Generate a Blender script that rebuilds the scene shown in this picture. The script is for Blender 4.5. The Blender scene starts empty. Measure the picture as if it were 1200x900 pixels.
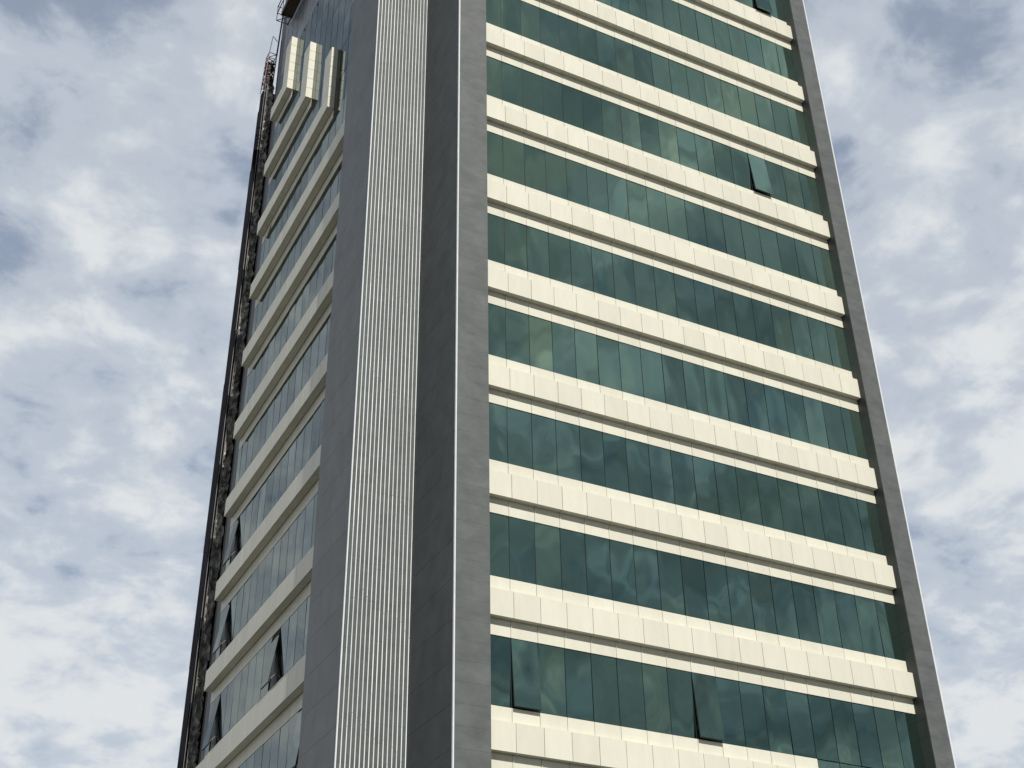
import bpy, math, random
from mathutils import Vector, Matrix
random.seed(7)
scene = bpy.context.scene
col = scene.collection

# ------------------------------------------------------------------ camera, world, sun, exposure
Z0 = 37.7                                   # height of the reference storey line above the ground
cam_data = bpy.data.cameras.new("camera")
cam = bpy.data.objects.new("camera", cam_data)
col.objects.link(cam)
cam_data.sensor_width = 36.0
cam_data.lens = 1581.65 * 36.0 / 1200.0
cam_data.clip_start = 0.1
cam_data.clip_end = 6000.0
right = Vector((0.88951036, -0.45665587, -0.01538618))
fwd = Vector((0.38813157, 0.73740787, 0.55279609))
up = right.cross(fwd)
m = Matrix((right, up, -fwd)).transposed().to_4x4()
m.translation = Vector((-14.5227756, -29.0327519, -36.1051676 + Z0))
cam.matrix_world = m
scene.camera = cam

SUN_AZ, SUN_EL = math.radians(186.8), math.radians(42.5)
sun_dir = Vector((math.sin(SUN_AZ) * math.cos(SUN_EL), math.cos(SUN_AZ) * math.cos(SUN_EL), math.sin(SUN_EL)))
sd = bpy.data.lights.new("sun", 'SUN')
sd.energy = 4.4
sd.angle = math.radians(0.6)
sd.color = (1.0, 0.965, 0.90)
sun = bpy.data.objects.new("sun", sd)
sun.rotation_euler = sun_dir.to_track_quat('Z', 'Y').to_euler()
sun.location = (0, -40, 90)
col.objects.link(sun)

scene.view_settings.view_transform = 'Standard'
scene.view_settings.look = 'None'
scene.view_settings.exposure = 0.0
scene.view_settings.gamma = 1.0
scene.view_settings.use_curve_mapping = False
scene.cycles.max_bounces = 6


def build_world():
    w = bpy.data.worlds.new("World")
    scene.world = w
    w.use_nodes = True
    nt = w.node_tree
    N, L = nt.nodes, nt.links
    N.clear()
    out = N.new('ShaderNodeOutputWorld')
    bg = N.new('ShaderNodeBackground')
    bg.inputs['Strength'].default_value = 0.1
    L.new(bg.outputs[0], out.inputs['Surface'])
    sky = N.new('ShaderNodeTexSky')
    sky.sky_type = 'NISHITA'
    sky.sun_disc = False
    sky.sun_elevation = SUN_EL
    sky.sun_rotation = SUN_AZ
    sky.air_density = 1.0
    sky.dust_density = 0.7
    tc = N.new('ShaderNodeTexCoord')
    sep = N.new('ShaderNodeSeparateXYZ')
    L.new(tc.outputs['Generated'], sep.inputs[0])

    def math_(op, a, b=None, clamp=False):
        n = N.new('ShaderNodeMath')
        n.operation = op
        n.use_clamp = clamp
        for i, v in enumerate((a, b)):
            if v is None:
                continue
            if isinstance(v, (int, float)):
                n.inputs[i].default_value = v
            else:
                L.new(v, n.inputs[i])
        return n.outputs[0]
    den = math_('ADD', math_('MAXIMUM', sep.outputs['Z'], 0.0), 0.22)
    cx = math_('DIVIDE', sep.outputs['X'], den)
    cy = math_('DIVIDE', sep.outputs['Y'], den)
    cmb = N.new('ShaderNodeCombineXYZ')
    L.new(cx, cmb.inputs[0])
    L.new(cy, cmb.inputs[1])

    def noise(scale, detail, rough, dist=0.0, off=(0, 0, 0)):
        mp = N.new('ShaderNodeMapping')
        mp.inputs['Location'].default_value = off
        L.new(cmb.outputs[0], mp.inputs[0])
        n = N.new('ShaderNodeTexNoise')
        n.inputs['Scale'].default_value = scale
        n.inputs['Detail'].default_value = detail
        n.inputs['Roughness'].default_value = rough
        n.inputs['Distortion'].default_value = dist
        L.new(mp.outputs[0], n.inputs['Vector'])
        return n.outputs[0]

    def ramp(v, pts):
        r = N.new('ShaderNodeValToRGB')
        r.color_ramp.interpolation = 'EASE'
        e = r.color_ramp.elements
        e[0].position, e[0].color = pts[0][0], (*pts[0][1], 1)
        e[1].position, e[1].color = pts[-1][0], (*pts[-1][1], 1)
        for p, c in pts[1:-1]:
            k = e.new(p)
            k.color = (*c, 1)
        L.new(v, r.inputs[0])
        return r.outputs[0]
    big = noise(2.2, 3.0, 0.5, 0.3, (1.3, 4.1, 0))
    mid = noise(8.2, 7.0, 0.56, 0.30, (3.0, 0.7, 0))
    fine = noise(17.0, 5.0, 0.55, 0.2, (0.4, 2.2, 0))
    s = math_('ADD', math_('MULTIPLY', big, 0.52), math_('MULTIPLY', mid, 0.68))
    s = math_('ADD', s, math_('MULTIPLY', fine, 0.38))
    # more cloud toward the horizon
    hz = math_('MULTIPLY', math_('SUBTRACT', 0.62, sep.outputs['Z']), 0.30)
    s = math_('ADD', s, hz)
    mask = ramp(s, [(0.64, (0.55,) * 3), (0.78, (0.83,) * 3), (0.94, (1.0,) * 3)])
    bright = ramp(math_('ADD', math_('MULTIPLY', s, 0.7), math_('MULTIPLY', mid, 0.35)),
                  [(0.57, (4.4, 5.05, 6.1)), (0.72, (5.8, 6.35, 7.05)), (0.90, (7.4, 7.7, 7.9))])
    # dark cloud added in the unseen front sky, to cut fill and darken reflections
    front_dim = ramp(sep.outputs['Z'], [(0.19, (1.0, 1.0, 0.95)), (0.32, (0.27, 0.30, 0.32)), (0.44, (0.33, 0.35, 0.36)), (0.68, (0.52, 0.52, 0.50)), (0.95, (0.55, 0.55, 0.55))])
    side = ramp(math_('MULTIPLY', sep.outputs['Y'], -1.0), [(0.06, (0.0,) * 3), (0.40, (1.0,) * 3)])
    shade = N.new('ShaderNodeMix')
    shade.data_type = 'RGBA'
    L.new(side, shade.inputs['Factor'])
    shade.inputs[6].default_value = (1, 1, 1, 1)
    # bright streaks added to that front sky, to show in the glass
    front_streaks = ramp(noise(6.5, 4.0, 0.55, 1.2, (7.0, 3.3, 0)), [(0.36, (0.66,) * 3), (0.50, (0.92,) * 3), (0.66, (1.42,) * 3)])
    bk_ = N.new('ShaderNodeMix')
    bk_.data_type = 'RGBA'
    bk_.blend_type = 'MULTIPLY'
    bk_.inputs['Factor'].default_value = 1.0
    L.new(front_dim, bk_.inputs[6])
    L.new(front_streaks, bk_.inputs[7])
    L.new(bk_.outputs[2], shade.inputs[7])
    mix = N.new('ShaderNodeMix')
    mix.data_type = 'RGBA'
    L.new(mask, mix.inputs['Factor'])
    L.new(sky.outputs[0], mix.inputs[6])
    L.new(bright, mix.inputs[7])
    dk_ = N.new('ShaderNodeMix')
    dk_.data_type = 'RGBA'
    dk_.blend_type = 'MULTIPLY'
    dk_.inputs['Factor'].default_value = 1.0
    L.new(mix.outputs[2], dk_.inputs[6])
    L.new(shade.outputs[2], dk_.inputs[7])
    L.new(dk_.outputs[2], bg.inputs['Color'])


build_world()


# ------------------------------------------------------------------ materials
def new_mat(name):
    mt = bpy.data.materials.new(name)
    mt.use_nodes = True
    nt = mt.node_tree
    b = nt.nodes['Principled BSDF']
    return mt, nt, b


def add(nt, typ, **kw):
    n = nt.nodes.new(typ)
    for k, v in kw.items():
        setattr(n, k, v)
    return n


def noise_node(nt, scale, detail=4, rough=0.55, stretch=(1, 1, 1), dist=0.0):
    tc = add(nt, 'ShaderNodeTexCoord')
    mp = add(nt, 'ShaderNodeMapping')
    mp.inputs['Scale'].default_value = stretch
    nt.links.new(tc.outputs['Object'], mp.inputs[0])
    n = add(nt, 'ShaderNodeTexNoise')
    n.inputs['Scale'].default_value = scale
    n.inputs['Detail'].default_value = detail
    n.inputs['Roughness'].default_value = rough
    n.inputs['Distortion'].default_value = dist
    nt.links.new(mp.outputs[0], n.inputs['Vector'])
    return n.outputs[0]


def ramp_node(nt, v, pts):
    r = add(nt, 'ShaderNodeValToRGB')
    e = r.color_ramp.elements
    e[0].position, e[0].color = pts[0][0], (*pts[0][1], 1)
    e[1].position, e[1].color = pts[-1][0], (*pts[-1][1], 1)
    for p, c in pts[1:-1]:
        k = e.new(p)
        k.color = (*c, 1)
    nt.links.new(v, r.inputs[0])
    return r.outputs[0]


def scale_color(nt, colr, fac):
    mx = add(nt, 'ShaderNodeMix', data_type='RGBA', blend_type='MULTIPLY')
    mx.inputs['Factor'].default_value = 1.0
    nt.links.new(colr, mx.inputs[6])
    nt.links.new(fac, mx.inputs[7])
    return mx.outputs[2]


def island_gray(nt, lo, hi):
    g = add(nt, 'ShaderNodeAttribute', attribute_name='tone')
    mr = add(nt, 'ShaderNodeMapRange')
    mr.inputs['To Min'].default_value = lo
    mr.inputs['To Max'].default_value = hi
    nt.links.new(g.outputs['Fac'], mr.inputs[0])
    return mr.outputs[0]


def panel_mat(name, c1, c2, nscale, stretch, rough, lo=0.96, hi=1.04, spec=0.4, bump=0.0, detail=5):
    mt, nt, b = new_mat(name)
    n = noise_node(nt, nscale, detail, 0.6, stretch, 0.2)
    c = ramp_node(nt, n, [(0.3, c1), (0.7, c2)])
    c = scale_color(nt, c, island_gray(nt, lo, hi))
    nt.links.new(c, b.inputs['Base Color'])
    b.inputs['Roughness'].default_value = rough
    b.inputs['Specular IOR Level'].default_value = spec
    if bump:
        bp = add(nt, 'ShaderNodeBump')
        bp.inputs['Strength'].default_value = bump
        bp.inputs['Distance'].default_value = 0.02
        nt.links.new(n, bp.inputs['Height'])
        nt.links.new(bp.outputs[0], b.inputs['Normal'])
    return mt


def plain_mat(name, c, rough=0.6, metal=0.0, var=0.12, nscale=3.0, stretch=(1, 1, 1)):
    mt, nt, b = new_mat(name)
    n = noise_node(nt, nscale, 4, 0.6, stretch)
    lo = tuple(x * (1 - var) for x in c)
    hi = tuple(min(1, x * (1 + var)) for x in c)
    nt.links.new(ramp_node(nt, n, [(0.3, lo), (0.7, hi)]), b.inputs['Base Color'])
    b.inputs['Roughness'].default_value = rough
    b.inputs['Metallic'].default_value = metal
    return mt


def pane_gray(nt):
    """most panes alike, a few paler where blinds hang behind them"""
    g = add(nt, 'ShaderNodeAttribute', attribute_name='tone')
    r = add(nt, 'ShaderNodeValToRGB')
    r.color_ramp.interpolation = 'LINEAR'
    e = r.color_ramp.elements
    e[0].position, e[0].color = 0.0, (0.92, 0.93, 0.94, 1)
    e[1].position, e[1].color = 1.0, (1.28, 1.20, 1.10, 1)
    for p, c in ((0.86, (1.02, 1.02, 1.02)), (0.90, (1.14, 1.10, 1.04))):
        k = e.new(p)
        k.color = (*c, 1)
    nt.links.new(g.outputs['Fac'], r.inputs[0])
    return r.outputs[0]


def glass_mat(name, tint, f0, f1, body, blinds=True, wave=0.6):
    """reflective tinted curtain wall glass in front of a dark interior"""
    mt, nt, b = new_mat(name)
    L = nt.links
    b.inputs['Base Color'].default_value = (*body, 1)
    b.inputs['Roughness'].default_value = 0.5
    b.inputs['Specular IOR Level'].default_value = 0.0
    gl = add(nt, 'ShaderNodeBsdfGlossy')
    gl.inputs['Roughness'].default_value = 0.02
    tc = add(nt, 'ShaderNodeRGB')
    tc.outputs[0].default_value = (*tint, 1)
    L.new(scale_color(nt, tc.outputs[0], pane_gray(nt) if blinds else island_gray(nt, 0.88, 1.12)), gl.inputs['Color'])
    n1 = noise_node(nt, 0.8, 1, 0.4, (1, 1, 0.5))
    bp = add(nt, 'ShaderNodeBump')
    bp.inputs['Strength'].default_value = wave
    bp.inputs['Distance'].default_value = 0.03
    L.new(n1, bp.inputs['Height'])
    L.new(bp.outputs[0], gl.inputs['Normal'])
    lw = add(nt, 'ShaderNodeLayerWeight')
    lw.inputs['Blend'].default_value = 0.5
    mr = add(nt, 'ShaderNodeMapRange')
    mr.inputs['From Min'].default_value = 0.0
    mr.inputs['From Max'].default_value = 0.75
    mr.inputs['To Min'].default_value = f0
    mr.inputs['To Max'].default_value = f1
    L.new(lw.outputs['Facing'], mr.inputs[0])
    mx = add(nt, 'ShaderNodeMixShader')
    L.new(mr.outputs[0], mx.inputs[0])
    L.new(b.outputs[0], mx.inputs[1])
    L.new(gl.outputs[0], mx.inputs[2])
    L.new(mx.outputs[0], nt.nodes['Material Output'].inputs['Surface'])
    return mt


M = {}
M['cream'] = panel_mat('cream_cladding', (0.64, 0.622, 0.522), (0.69, 0.672, 0.566), 1.6, (2.2, 2.2, 0.5), 0.5, 0.955, 1.035, 0.3, 0.0, 7)
M['joint'] = plain_mat('joint_sealant', (0.10, 0.088, 0.07), 0.9)
M['grey'] = panel_mat('grey_cladding', (0.084, 0.0905, 0.092), (0.130, 0.1375, 0.138), 1.7, (1.0, 1.0, 1.5), 0.55, 0.95, 1.05, 0.3, 0.10, 10)
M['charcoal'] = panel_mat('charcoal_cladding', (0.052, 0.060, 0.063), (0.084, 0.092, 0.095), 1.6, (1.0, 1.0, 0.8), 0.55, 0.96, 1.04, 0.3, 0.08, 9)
M['shaded_return'] = panel_mat('shaded_return_cladding', (0.032, 0.035, 0.036), (0.048, 0.050, 0.050), 1.6, (1.0, 1.0, 0.8), 0.5, 0.94, 1.06, 0.3, 0.05, 9)  # recess shade of the return faces, put into a darker colour
M['panel'] = panel_mat('grey_metal_panel', (0.125, 0.142, 0.150), (0.15, 0.166, 0.174), 0.8, (1, 1, 1), 0.4, 0.9, 1.1, 0.5)
M['slate'] = panel_mat('slate_cladding', (0.098, 0.106, 0.106), (0.138, 0.147, 0.148), 1.4, (1.0, 1.0, 0.6), 0.5, 0.96, 1.04, 0.3, 0.08, 8)
M['fin_base'] = panel_mat('fin_backing', (0.070, 0.080, 0.079), (0.105, 0.114, 0.112), 2.0, (1.5, 1, 2.0), 0.6, 0.97, 1.03, 0.3)
M['white'] = plain_mat('white_trim', (0.66, 0.69, 0.70), 0.4, 0.0, 0.08)
M['fin'] = panel_mat('aluminium_fin', (0.62, 0.65, 0.66), (0.86, 0.88, 0.88), 1.3, (1, 1, 0.6), 0.4, 0.88, 1.08, 0.4)
M['dark'] = plain_mat('dark_backing', (0.012, 0.015, 0.016), 0.6)
M['glass_green'] = glass_mat('green_glass', (0.51, 0.75, 0.61), 0.50, 0.74, (0.004, 0.012, 0.013))
M['glass_grey'] = glass_mat('grey_glass', (0.50, 0.55, 0.53), 0.25, 0.50, (0.012, 0.014, 0.014), False, 0.35)
M['frame'] = plain_mat('black_frame', (0.012, 0.016, 0.017), 0.45)
M['steel'] = plain_mat('galvanised_steel', (0.17, 0.165, 0.155), 0.5, 0.3, 0.2)
M['dark_steel'] = plain_mat('dark_steel', (0.04, 0.04, 0.045), 0.5, 0.3, 0.3)
M['mast_steel'] = plain_mat('dull_mast_steel', (0.16, 0.155, 0.145), 0.6, 0.1, 0.3)
M['sheet'] = panel_mat('black_sheeting', (0.005, 0.006, 0.009), (0.010, 0.011, 0.016), 2.0, (1, 1, 0.3), 0.7, 0.9, 1.1, 0.06)
M['net'] = panel_mat('netting_painted_glints', (0.02, 0.02, 0.02), (0.62, 0.60, 0.55), 3.0, (1, 1, 1), 0.45, 0.9, 1.1, 0.4, 0.0, 8)  # pale blotches in the colour stand in for highlights on the crumples
M['red'] = plain_mat('red_paint', (0.09, 0.022, 0.018), 0.5, 0.0, 0.4, 6.0)
M['plank'] = plain_mat('weathered_plank', (0.10, 0.075, 0.05), 0.85, 0.0, 0.3, 2.0, (4, 0.4, 1))
M['concrete'] = plain_mat('concrete', (0.09, 0.087, 0.08), 0.85)
M['asphalt'] = plain_mat('ground_paving', (0.05, 0.048, 0.043), 0.9, 0.0, 0.2, 0.3)
M['render'] = plain_mat('wall_render', (0.25, 0.25, 0.25), 0.8)


# ------------------------------------------------------------------ mesh builder
class MB:
    def __init__(self):
        self.v, self.f, self.t = [], [], []

    def box(self, x0, x1, y0, y1, z0, z1, rot=None, piv=None):
        k = len(self.v)
        pts = [Vector((x, y, z)) for z in (z0, z1) for x, y in ((x0, y0), (x1, y0), (x1, y1), (x0, y1))]
        if rot is not None:
            c = Vector(piv) if piv is not None else Vector(((x0 + x1) / 2, (y0 + y1) / 2, (z0 + z1) / 2))
            pts = [c + rot @ (p - c) for p in pts]
        self.v += pts
        self.f += [tuple(k + i for i in q) for q in
                   ((3, 2, 1, 0), (4, 5, 6, 7), (0, 1, 5, 4), (1, 2, 6, 5), (2, 3, 7, 6), (3, 0, 4, 7))]
        self.t += [random.random()] * 6

    def bar(self, a, b, r, n=8):
        a, b = Vector(a), Vector(b)
        d = (b - a).normalized()
        u = d.orthogonal().normalized()
        w = d.cross(u)
        k = len(self.v)
        for p in (a, b):
            for i in range(n):
                t = 2 * math.pi * i / n
                self.v.append(p + (u * math.cos(t) + w * math.sin(t)) * r)
        for i in range(n):
            j = (i + 1) % n
            self.f.append((k + i, k + j, k + n + j, k + n + i))
        self.f.append(tuple(k + n - 1 - i for i in range(n)))
        self.f.append(tuple(k + n + i for i in range(n)))

    def build(self, name, mat, parent=None, smooth=False, bevel=0.0):
        me = bpy.data.meshes.new(name)
        me.from_pydata([tuple(p) for p in self.v], [], self.f)
        me.update()
        if len(self.t) == len(self.f):
            at = me.attributes.new('tone', 'FLOAT', 'FACE')
            at.data.foreach_set('value', self.t)
        me.materials.append(mat)
        o = bpy.data.objects.new(name, me)
        col.objects.link(o)
        if parent:
            o.parent = parent
            o.matrix_parent_inverse = Matrix.Identity(4)
            o.location = -OFF[parent.name] if parent.name in OFF else (0, 0, 0)
        if smooth:
            for p in me.polygons:
                p.use_smooth = True
        if bevel:
            bv = o.modifiers.new("edge", 'BEVEL')
            bv.width = bevel
            bv.segments = 1
        return o


OFF = {}


def thing(name, loc, label, cat, group=None):
    o = bpy.data.objects.new(name, None)
    col.objects.link(o)
    o.location = loc
    OFF[o.name] = Vector(loc)
    o['label'] = label
    o['category'] = cat
    if group:
        o['group'] = group
    return o


H = 3.6
PW = 0.8075                 # cladding panel width
X1 = 14.535                 # right end of the street facade, inner face of the far pier
YB, YS = 0.218, 0.42        # band front plane and slip plane of the street facade
XB, XS = -2.67, -2.385      # the same on the side facade
YA, YE = 5.77, 18.14        # side facade window span
TOP = 29.0 + Z0
J = 0.012                   # joint width

# ------------------------------------------------------------------ ground
g = MB()
g.box(-2500, 2500, -2500, 2500, -0.5, 0.0)
go = g.build('ground', M['asphalt'])
go['kind'] = 'structure'
pv = MB()
pv.box(-9, 22, -6, 27, -0.05, 0.13)
po = pv.build('pavement', M['concrete'], bevel=0.02)
po['kind'] = 'structure'

# ------------------------------------------------------------------ the office tower
T = thing('office_tower', (6.0, 9.0, 0.0),
          'tall office tower with cream spandrel bands, green glass and grey corner piers', 'building')

core = MB()
core.box(-2.30, X1 + 0.6, 2.9, 18.1, 0.13, TOP - 0.6)
core.box(-1.015, X1 + 0.6, 0.52, 2.9, 0.13, TOP - 0.6)
core.box(-0.98, X1 + 0.6, 18.102, 19.3, 0.13, TOP - 0.6)
core.build('wall', M['dark'], T)
rear = MB()
rear.box(-0.98, X1 + 0.77, 19.31, 19.60, 0.13, TOP - 0.3)
rear.box(X1 + 0.61, X1 + 0.75, 0.81, 19.30, 0.13, TOP - 0.3)
rear.build('rear_wall', M['render'], T)


def pier(name, x0, x1, y0, y1, mat, step=0.565, zb=0.13, zt=TOP, faces='all', off=0.0, gap=0.0032):
    """clad pier: a stack of panels with fine open joints over a dark core"""
    mb = MB()
    z = zb
    off = (off - zb) % step
    zs = [zb] + [zb + off + i * step for i in range(int((zt - zb - off) / step) + 1)] + [zt]
    for a, b in zip(zs[:-1], zs[1:]):
        if b - a < 0.03:
            continue
        mb.box(x0, x1, y0, y1, a + gap / 2, b - gap / 2)
    o = mb.build(name, mat, T)
    cb = MB()
    e = 0.012
    cb.box(x0 + e, x1 - e, y0 + e, y1 - e, zb, zt - 0.01)
    cb.build('backing', M['joint'], o)
    return o


pa = pier('corner_pier', -1.022, 0.0, 0.0, 0.50, M['grey'], off=Z0 - 15.21)
pa['label'] = 'grey stone corner pier with a thin white edge strip'
tb = MB()
tb.box(-1.050, -1.010, -0.012, 0.05, 0.13, TOP)
tb.build('edge_trim', M['white'], pa)
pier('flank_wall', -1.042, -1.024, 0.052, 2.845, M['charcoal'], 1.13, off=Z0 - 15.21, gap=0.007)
pb = pier('end_pier', X1 + 0.02, X1 + 0.77, 0.0, 0.80, M['grey'], off=Z0 - 15.0)
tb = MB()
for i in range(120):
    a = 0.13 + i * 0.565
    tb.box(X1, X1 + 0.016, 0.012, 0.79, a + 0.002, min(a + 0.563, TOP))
tb.build('pier_return', M['shaded_return'], pb)  # inner side face of the pier, its shade held in the dark colour
tb = MB()
tb.box(X1 + 0.745, X1 + 0.80, -0.018, 0.05, 0.13, TOP)
tb.build('edge_trim', M['white'], pb)
pw = pier('side_pier', -2.986, -1.3, 2.875, YA, M['slate'], 1.13, off=Z0 - 24.21, gap=0.007)

fb = MB()
for k in range(60):
    a = 0.13 + k * 1.13
    if a > TOP - 0.2:
        break
    fb.box(-2.94, -1.044, 2.846, 2.874, a + 0.002, min(a + 1.128, TOP))
fp = fb.build('fin_panel', M['fin_base'], T)
tb = MB()
tb.box(-2.998, -2.960, 2.832, 2.872, 0.13, TOP)
tb.build('edge_trim', M['white'], fp)
for i in range(15):
    x = -2.848 + i * 0.1272
    b = MB()
    a = 0.13 - 3.0 * random.random()
    while a < TOP:
        e = random.gauss(0, 0.0012)
        b.box(x + e - 0.0125, x + e + 0.0125, 2.834, 2.844, max(a, 0.13) + 0.005, min(a + 3.6, TOP) - 0.005)
        a += 3.6
    b.build('fin', M['fin'], fp)


def tilt(s=0.0025):
    return Matrix.Rotation(random.gauss(0, s), 3, 'Z') @ Matrix.Rotation(random.gauss(0, s), 3, 'X')


def tilt_y(s=0.0025):
    return Matrix.Rotation(random.gauss(0, s), 3, 'Z') @ Matrix.Rotation(random.gauss(0, s), 3, 'Y')


def street_band(z, x_end=X1, name='spandrel_band'):
    n = int(round(x_end / PW))
    mb = MB()
    for i in range(n):
        a, b = i * PW + J / 2, (i + 1) * PW - J / 2
        if i == n - 1:
            b = x_end - 0.004 if x_end == X1 else x_end
        dy = random.gauss(0, 0.0012)
        mb.box(a, b, YB + dy, YB + 0.020, z, z + 0.765, tilt(0.0012))
        mb.box(a, b, YB + 0.022, YS + 0.02, z + 0.004, z + 0.022)            # soffit panel
        mb.box(a, b, YB + 0.022, YS + 0.02, z + 0.735, z + 0.757)            # top panel
    o = mb.build(name, M['cream'], T)
    bk = MB()
    bk.box(0.0, x_end - 0.012, YB + 0.024, YS + 0.02, z + 0.024, z + 0.733)
    bk.build('backing', M['joint'], o)
    sb = MB()
    sb.box(0.0, x_end - 0.010, YS + 0.046, YS + 0.085, z - 0.465, z + 1.21)
    sb.build('backing', M['joint'], o)
    for nm, za, zc in (('lintel_strip', z - 0.47, z - 0.002), ('sill_strip', z + 0.767, z + 1.215)):
        sl = MB()
        for i in range(n):
            a, b = i * PW + J / 2, (i + 1) * PW - J / 2
            if i == n - 1:
                b = x_end - 0.002 if x_end == X1 else x_end
            sl.box(a, b, YS + random.gauss(0, 0.001), YS + 0.045, za, zc, tilt(0.0012))
        sl.build(nm, M['cream'], o)


def street_window(z, opened=(), z_low=None):
    """ribbon window whose glass spans z+1.22 .. z+3.13"""
    g0, g1 = z + 1.222, z + 3.122
    mb = MB()
    G = 0.026
    w = MB()
    w.box(0.0, X1 - 0.002, YS + 0.050, YS + 0.09, z + 1.217, z + 3.128)  # dark sheet: mullion lines, and the unlit room behind open sashes
    o = None
    for i in range(18):
        a, b = i * PW + G / 2, (i + 1) * PW - G / 2
        if i == 17:
            b = X1 - 0.003
        if i in opened:
            continue
        mb.box(a, b, YS + 0.022, YS + 0.034, g0 + 0.012, g1 - 0.012, tilt(0.0055))
    o = mb.build('ribbon_window', M['glass_green'], T)
    w.build('window_backing', M['frame'], o)
    for i in opened:
        a, b = i * PW + G / 2, (i + 1) * PW - G / 2
        ang = -opened[i] / (g1 - g0)
        R = Matrix.Rotation(ang, 3, 'X')
        piv = ((a + b) / 2, YS + 0.03, g1 - 0.01)
        s = MB()
        s.box(a + 0.004, b - 0.004, YS + 0.012, YS + 0.024, g0 + 0.012, g1 - 0.012, R, piv)
        so = s.build('open_sash', M['glass_green'], o)
        so['label'] = 'top hung window sash tilted open'
        f = MB()
        f.box(a, b, YS + 0.026, YS + 0.062, g0 + 0.004, g0 + 0.05, R, piv)
        f.box(a, a + 0.045, YS + 0.026, YS + 0.062, g0 + 0.05, g1 - 0.012, R, piv)
        f.box(b - 0.045, b, YS + 0.026, YS + 0.062, g0 + 0.05, g1 - 0.012, R, piv)
        f.build('sash_frame', M['frame'], o)
        for x in (a + 0.05, b - 0.05):
            st = MB()
            q = Vector(piv) + R @ (Vector((x, YS + 0.06, g0 + 0.12)) - Vector(piv))
            st.bar((x, YS + 0.06, g0 + 0.42), q, 0.009, 6)
            st.build('window_stay', M['steel'], o)


KS = range(-6, 8)
open_r = {-7: {1: 0.15, 8: 0.16}, -1: {14: 0.17}, 2: {16: 0.17}}
for k in KS:
    zb = Z0 - k * H
    street_band(zb, 13 * PW if k == 7 else X1)
for k in range(-6, 8):
    street_window(Z0 - k * H, open_r.get(-k, {}))
# double height glazing under the short lowest band
gm = MB()
for lv, (za, zc) in enumerate(((-25.2 - 0.47 - 1.9, -25.2 - 0.47), (-25.2 - 0.47, -23.985))):
    for i in range(18):
        if lv == 1 and i < 13:
            continue
        a, b = i * PW + 0.013, min((i + 1) * PW - 0.013, X1 - 0.003)
        gm.box(a, b, YS + 0.022, YS + 0.034, Z0 + za + 0.012, Z0 + zc - 0.012, tilt(0.003))
for r in range(3):
    za = -25.2 - 0.47 - 1.9 - 3.3 * (r + 1)
    for i in range(18):
        a, b = i * PW + 0.013, min((i + 1) * PW - 0.013, X1 - 0.003)
        gm.box(a, b, YS + 0.022, YS + 0.034, Z0 + za + 0.012, Z0 + za + 3.288, tilt(0.003))
lg = gm.build('lobby_glazing', M['glass_green'], T)
w = MB()
w.box(0, X1 - 0.003, YS + 0.050, YS + 0.088, 0.13, Z0 - 25.68)
w.box(13 * PW + 0.003, X1 - 0.003, YS + 0.050, YS + 0.088, Z0 - 25.67, Z0 - 23.99)
w.build('window_backing', M['frame'], lg)

# ---- side facade (faces -X)
SJ0 = 7.88 - 2 * 0.8125     # first mullion
SP = 0.8125
ys = [YA] + [SJ0 + i * SP for i in range(15) if SJ0 + i * SP > YA + 0.2 and SJ0 + i * SP < YE - 0.2] + [YE]


def side_band(z, y_start, short=False):
    mb = MB()
    n = max(1, int(round((YE - y_start) / SP)))
    st = (YE - y_start) / n
    for i in range(n):
        a, b = y_start + i * st + J / 2, y_start + (i + 1) * st - J / 2
        mb.box(XB + random.gauss(0, 0.001), XB + 0.020, a, b, z, z + 0.765, tilt_y(0.0012))
        mb.box(XB + 0.022, XS - 0.012, a, b, z + 0.004, z + 0.022)
        mb.box(XB + 0.022, XS - 0.012, a, b, z + 0.735, z + 0.757)
    mb.box(XB + 0.022, XS - 0.012, YE - 0.020, YE - 0.001, z + 0.024, z + 0.733)
    o = mb.build('spandrel_band', M['cream'], T)
    bk = MB()
    bk.box(XB + 0.024, XS - 0.012, y_start + 0.01, YE - 0.022, z + 0.024, z + 0.733)
    bk.build('backing', M['joint'], o)
    for nm, za, zc in (('lintel_strip', z - 0.47, z - 0.002), ('sill_strip', z + 0.767, z + 1.215)):
        sl = MB()
        for a, b in zip(ys[:-1], ys[1:]):
            if b <= y_start + 0.1:
                continue
            a = max(a, y_start)
            sl.box(XS, XS + 0.045, a + J / 2, b - J / 2, za, zc, tilt_y(0.001))
        sl.build(nm, M['cream'], o)
    sb = MB()
    sb.box(XS + 0.046, XS + 0.08, y_start + 0.01, YE - 0.003, z - 0.465, z + 1.21)
    sb.build('backing', M['joint'], o)
    return o


def side_pane(mb, a, b, z0, z1, e=0.018):
    mb.box(XS + 0.006, XS + 0.018, a + e, b - e, z0 + 0.010, z1 - 0.010, tilt_y(0.0035))


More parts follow.
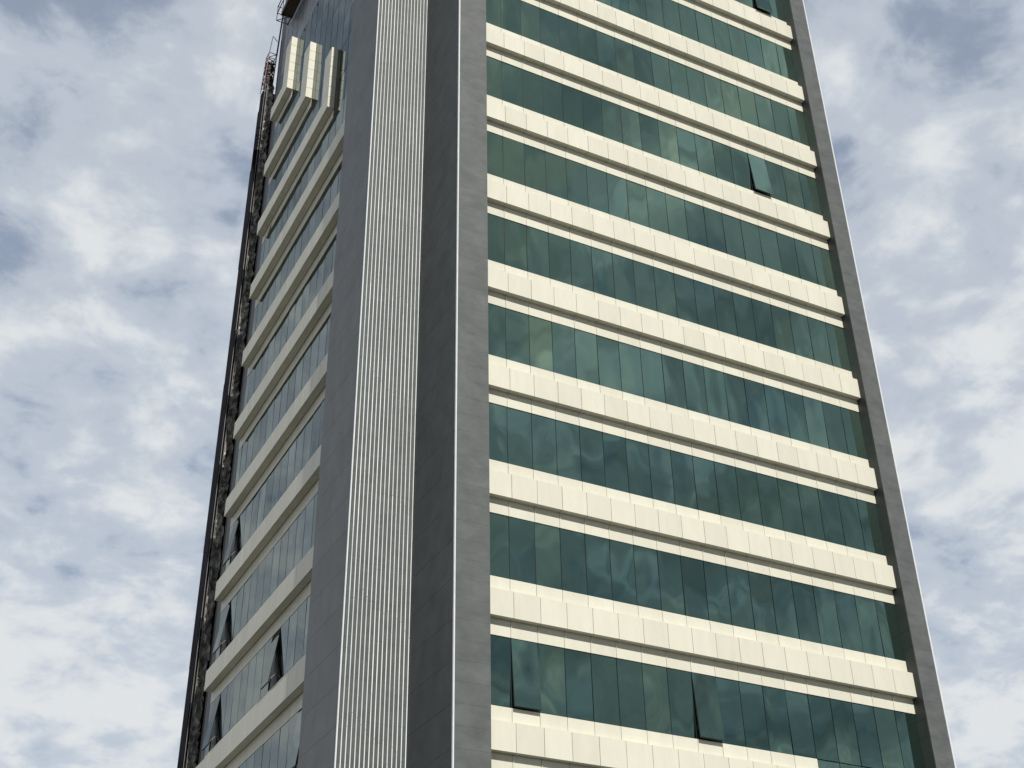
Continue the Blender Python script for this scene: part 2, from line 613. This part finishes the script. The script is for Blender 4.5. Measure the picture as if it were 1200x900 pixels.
def side_window(z, opened, y0=YA):
    g0, g1 = z + 1.222, z + 3.122
    mb = MB()
    sashes = []
    for i, (a, b) in enumerate(zip(ys[:-1], ys[1:])):
        if i in opened:
            sashes.append((a, b, opened[i]))
            continue
        side_pane(mb, a, b, g0, g1)
    o = mb.build('ribbon_window', M['glass_grey'], T)
    w = MB()
    w.box(XS + 0.040, XS + 0.080, YA + 0.002, YE - 0.002, z + 1.217, z + 3.128)  # dark sheet for the mullion lines and the unlit room behind
    w.build('window_backing', M['frame'], o)
    for a, b, d in sashes:
        R = Matrix.Rotation(d / 1.9, 3, 'Y')
        piv = (XS + 0.02, (a + b) / 2, g1 - 0.01)
        s = MB()
        s.box(XS + 0.002, XS + 0.014, a + 0.012, b - 0.012, g0 + 0.012, g1 - 0.012, R, piv)
        so = s.build('open_sash', M['glass_grey'], o)
        so['label'] = 'top hung window sash tilted open'
        f = MB()
        f.box(XS + 0.016, XS + 0.052, a + 0.01, b - 0.01, g0 + 0.004, g0 + 0.05, R, piv)
        f.box(XS + 0.016, XS + 0.052, a + 0.01, a + 0.055, g0 + 0.05, g1 - 0.012, R, piv)
        f.box(XS + 0.016, XS + 0.052, b - 0.055, b - 0.01, g0 + 0.05, g1 - 0.012, R, piv)
        f.build('sash_frame', M['frame'], o)
        for y in (a + 0.06, b - 0.06):
            st = MB()
            q = Vector(piv) + R @ (Vector((XS + 0.05, y, g0 + 0.12)) - Vector(piv))
            st.bar((XS + 0.05, y, g0 + 0.42), q, 0.009, 6)
            st.build('window_stay', M['steel'], o)


legs = {0: 15.70, 1: 12.42, 2: 9.12}
iy_far = max(i for i, v in enumerate(ys[:-1]) if v < 16.9)
iy_mid = min(range(len(ys)), key=lambda i: abs(ys[i] - 10.31))
iy_near = min(range(len(ys)), key=lambda i: abs(ys[i] - 7.07))
LAST = 11
for k in range(0, LAST + 1):
    z = Z0 + 3 * H - k * H
    o = side_band(z, legs.get(k, YA))
    if k in legs:
        y0 = legs[k]
        hgt = 3.48
        mb = MB()
        for zc in [0.765 + i * 0.543 for i in range(5)]:
            mb.box(XB, XB + 0.02, y0 + 0.02, y0 + 0.80, z + zc + 0.003, z + zc + 0.540)
        zz = [0.0 + i * 0.58 for i in range(6)]
        for zc in zz:
            mb.box(XB, XS - 0.002, y0 - 0.016, y0 - 0.001, z + zc + 0.009, z + zc + 0.571)
        mb.box(XB + 0.022, XS - 0.002, y0 + 0.78, y0 + 0.80, z + 0.765, z + hgt)
        mb.box(XB + 0.022, XS - 0.002, y0 + 0.001, y0 + 0.778, z + hgt - 0.02, z + hgt)
        up_ = mb.build('upturned_band_end', M['cream'], o)
        bk = MB()
        bk.box(XB + 0.024, XS - 0.004, y0 + 0.002, y0 + 0.776, z + 0.77, z + hgt - 0.022)
        bk.box(XB + 0.024, XS - 0.004, y0 + 0.0012, y0 + 0.01, z + 0.02, z + 0.769)
        bk.build('backing', M['joint'], o)
op_s = {6: {iy_far: 0.26}, 7: {iy_far: 0.27}, 8: {iy_far: 0.26, iy_mid: 0.27}, 9: {iy_near: 0.25}}
for k in range(3, LAST + 1):
    # glass below band k
    side_window(Z0 + 3 * H - (k + 1) * H, op_s.get(k, {}))
# continuous curtain wall above band 3, running round the stepped bands
cw = MB()
zrow = Z0 + 3 * H - 3 * H + 1.222
rows = []
z = zrow
while z < TOP - 0.4:
    rows.append((z, z + 1.905))
    rows.append((z + 1.905, z + H))
    z += H
pn = MB()
for za, zc in rows:
    for a, b in zip(ys[:-1], ys[1:]):
        side_pane(pn if za > Z0 + 13.5 else cw, a, b, za, zc, 0.02)
# leave the strips clear where the stepped bands sit: they stand in front of the glass
co = cw.build('curtain_wall', M['glass_grey'], T)
pn.build('metal_panels', M['panel'], co)
w = MB()
w.box(XS + 0.082, XS + 0.11, YA + 0.002, YE - 0.002, zrow, TOP - 0.4)
w.build('window_backing', M['frame'], co)
lo = MB()
lo.box(XS + 0.02, XS + 0.06, YA + 0.002, YE, 0.13, Z0 + 3 * H - (LAST + 1) * H + 1.2)
lo.build('base_wall', M['slate'], T)

# rear wing behind the side facade; the hoist mast climbs its flank
rr = MB()
rr.box(-2.36, -1.0, YE + 0.004, YE + 0.6, 0.13, TOP)
rr.build('side_return', M['shaded_return'], T)
rr = MB()
rr.box(-1.44, 11.0, 19.61, 22.6, 0.13, TOP - 0.5)
rr.build('rear_wing', M['render'], T)
rf = MB()
rf.box(-2.3, X1 + 0.5, 2.95, 18.1, TOP - 0.59, TOP - 0.4)
rf.build('roof', M['concrete'], T)

# ------------------------------------------------------------------ hoist mast
HM = thing('hoist_mast', (-1.95, 22.2, 0.13),
           'black netted lattice mast running up the far edge of the tower', 'mast')
MX0, MX1 = -2.375, -1.50       # outer and inner side
MY = 21.9                     # front of the mast
MZ = Z0 + 17.1                # top of the netting
for x, y, r, zt in ((-1.585, MY - 0.02, 0.040, Z0 + 20.6), (-2.065, MY, 0.018, MZ), (-2.175, MY, 0.018, MZ), (-2.06, MY + 0.6, 0.022, MZ)):
    b = MB()
    b.bar((x, y, 0.13), (x, y, zt), r, 8)
    b.build('pole', M['steel'], HM)
rnd = random.Random(3)
z = 0.6
br = MB()
ya = MY + 0.01
xs_ = [-2.04, -1.70]
k = 0
while z < MZ - 1.4:
    hgt = rnd.choice((0.8, 1.1, 1.5))
    br.bar((xs_[k], ya, z), (xs_[1 - k], ya, z + hgt), 0.014, 6)
    if rnd.random() < 0.8:
        br.bar((-2.06, ya, z), (-1.69, ya, z), 0.016, 6)
    k = 1 - k
    z += hgt
br.build('bracing', M['mast_steel'], HM)
# crumpled black netting bunched behind the bracing
nb = MB()
nx, nz = 4, 300
x0, x1 = -2.05, -1.68
zlo = 1.0
row = [0.0] * (nx + 1)
for j in range(nz + 1):
    for i in range(nx + 1):
        y = MY + 0.10 + 0.16 * rnd.uniform(-1, 1) + 0.03 * math.sin(j * 0.21 + i * 1.3)
        nb.v.append(Vector((x0 + (x1 - x0) * i / nx + rnd.uniform(-0.02, 0.02), y,
                            zlo + (MZ - zlo) * j / nz + rnd.uniform(-0.07, 0.07))))
for j in range(nz):
    for i in range(nx):
        a = j * (nx + 1) + i
        nb.f.append((a, a + 1, a + nx + 2, a + nx + 1))
nb.build('netting', M['net'], HM)
sp = MB()
zz = [0.13, 8, 15.2, 22.0, 27.1, 35.6, 42.2, 48.5, Z0 + 14.95]
for i, (a, b) in enumerate(zip(zz[:-1], zz[1:])):
    d = rnd.uniform(-0.02, 0.01)
    sp.box(MX0 + d, -2.21, MY + 0.02, MY + 0.14, a, b - 0.01)
sp.build('sheeting', M['sheet'], HM)
bk = MB()
bk.box(-2.20, MX1, MY + 0.28, MY + 0.7, 0.13, MZ - 0.3)
bk.build('backing_sheet', M['sheet'], HM)
# caged drive unit on top
za, zb_ = MZ, MZ + 2.35
cg = MB()
for x, dx in ((-2.27, 0.09), (-1.80, 0.05)):
    for y in (MY, MY + 0.5):
        cg.bar((x, y, za - 0.4), (x + dx, y, zb_), 0.024, 6)
for i in range(7):
    t = i / 6
    z = za + t * (zb_ - za)
    xa, xb = -2.27 + 0.09 * t, -1.80 + 0.05 * t
    for y in (MY, MY + 0.5):
        cg.bar((xa, y, z), (xb, y, z), 0.022, 6)
        if i < 6:
            s = (xa, xb) if i % 2 else (xb, xa)
            cg.bar((s[0], y, z), (s[1], y, z + 0.39), 0.02, 6)
    for x in (xa, xb):
        cg.bar((x, MY, z), (x, MY + 0.5, z), 0.02, 6)
cg.build('cage', M['red'], HM)
mo = MB()
for i in range(70):
    z = za - 0.2 + rnd.random() ** 1.2 * (zb_ - za - 0.45)
    x = -2.22 + rnd.random() * 0.36
    mo.box(x, x + rnd.uniform(0.05, 0.14), MY + 0.1 + rnd.random() * 0.2, MY + 0.4, z, z + rnd.uniform(0.08, 0.28),
           Matrix.Rotation(rnd.uniform(-0.6, 0.6), 3, 'Y'))
mo.build('drive_unit', M['dark_steel'], HM)
tp = MB()
tp.bar((-2.17, MY, zb_), (-2.08, MY, zb_ + 1.3), 0.022, 6)
tp.bar((-2.08, MY, zb_ + 1.3), (-1.80, MY, zb_ + 1.0), 0.02, 6)
tp.bar((-1.76, MY, zb_ - 0.1), (-1.66, MY, Z0 + 22.8), 0.045, 8)
tp.build('mast_top', M['dark_steel'], HM)

# ------------------------------------------------------------------ suspended platform
SPL = thing('suspended_platform', (-2.78, 14.4, Z0 + 16.9),
            'work platform with guard rails hanging high at the top left of the tower', 'work platform')
dk = MB()
for i in range(5):
    dk.box(-3.0 + i * 0.1, -2.905 + i * 0.1, 13.2, 16.85, Z0 + 16.92, Z0 + 16.95)
dk.build('deck', M['plank'], SPL)
fr = MB()
fr.box(-3.03, -2.985, 13.18, 16.9, Z0 + 16.86, Z0 + 17.10)
fr.build('toe_board', M['steel'], SPL)
fr = MB()
fr.box(-2.50, -2.46, 13.18, 16.9, Z0 + 16.86, Z0 + 17.0)
for y in (13.22, 14.4, 15.6, 16.86):
    fr.box(-3.02, -2.48, y - 0.025, y + 0.025, Z0 + 16.86, Z0 + 16.915)
fr.build('deck_frame', M['dark_steel'], SPL)
for x in (-3.10, -2.48):
    gr = MB()
    for zq in (17.45, 17.95):
        gr.bar((x, 13.2, Z0 + zq), (x, 17.45, Z0 + zq), 0.024, 8)
    for y in (13.22, 14.4, 15.6, 16.4, 17.4):
        gr.bar((x, y, Z0 + 16.9), (x, y, Z0 + 17.97), 0.02, 8)
    gr.build('guard_rail', M['dark_steel'], SPL)
en = MB()
for zq in (16.92, 17.45, 17.95):
    en.bar((-3.10, 17.4, Z0 + zq), (-2.48, 17.4, Z0 + zq), 0.022, 8)
en.bar((-3.1, 17.4, Z0 + 16.92), (-2.48, 16.86, Z0 + 17.0), 0.022, 8)
en.bar((-2.52, 16.86, Z0 + 16.9), (-2.52, 17.42, Z0 + 16.9), 0.03, 8)
en.bar((-2.72, 16.86, Z0 + 16.9), (-2.62, 17.42, Z0 + 17.45), 0.025, 8)
en.bar((-2.9, 17.4, Z0 + 17.45), (-2.52, 17.4, Z0 + 16.95), 0.022, 8)
en.build('end_frame', M['dark_steel'], SPL)
for y in (13.6, 16.5):
    b = MB()
    b.bar((-2.79, y, Z0 + 17.9), (-2.79, y, TOP + 0.8), 0.012, 6)
    b.bar((-2.79, y, TOP + 0.8), (-1.2, y, TOP + 0.8), 0.05, 8)
    b.bar((-1.2, y, TOP + 0.8), (-1.2, y, TOP - 0.4), 0.05, 8)
    b.bar((-3.1, y, Z0 + 17.95), (-2.48, y, Z0 + 17.95), 0.02, 8)
    b.build('hanger', M['dark_steel'], SPL)
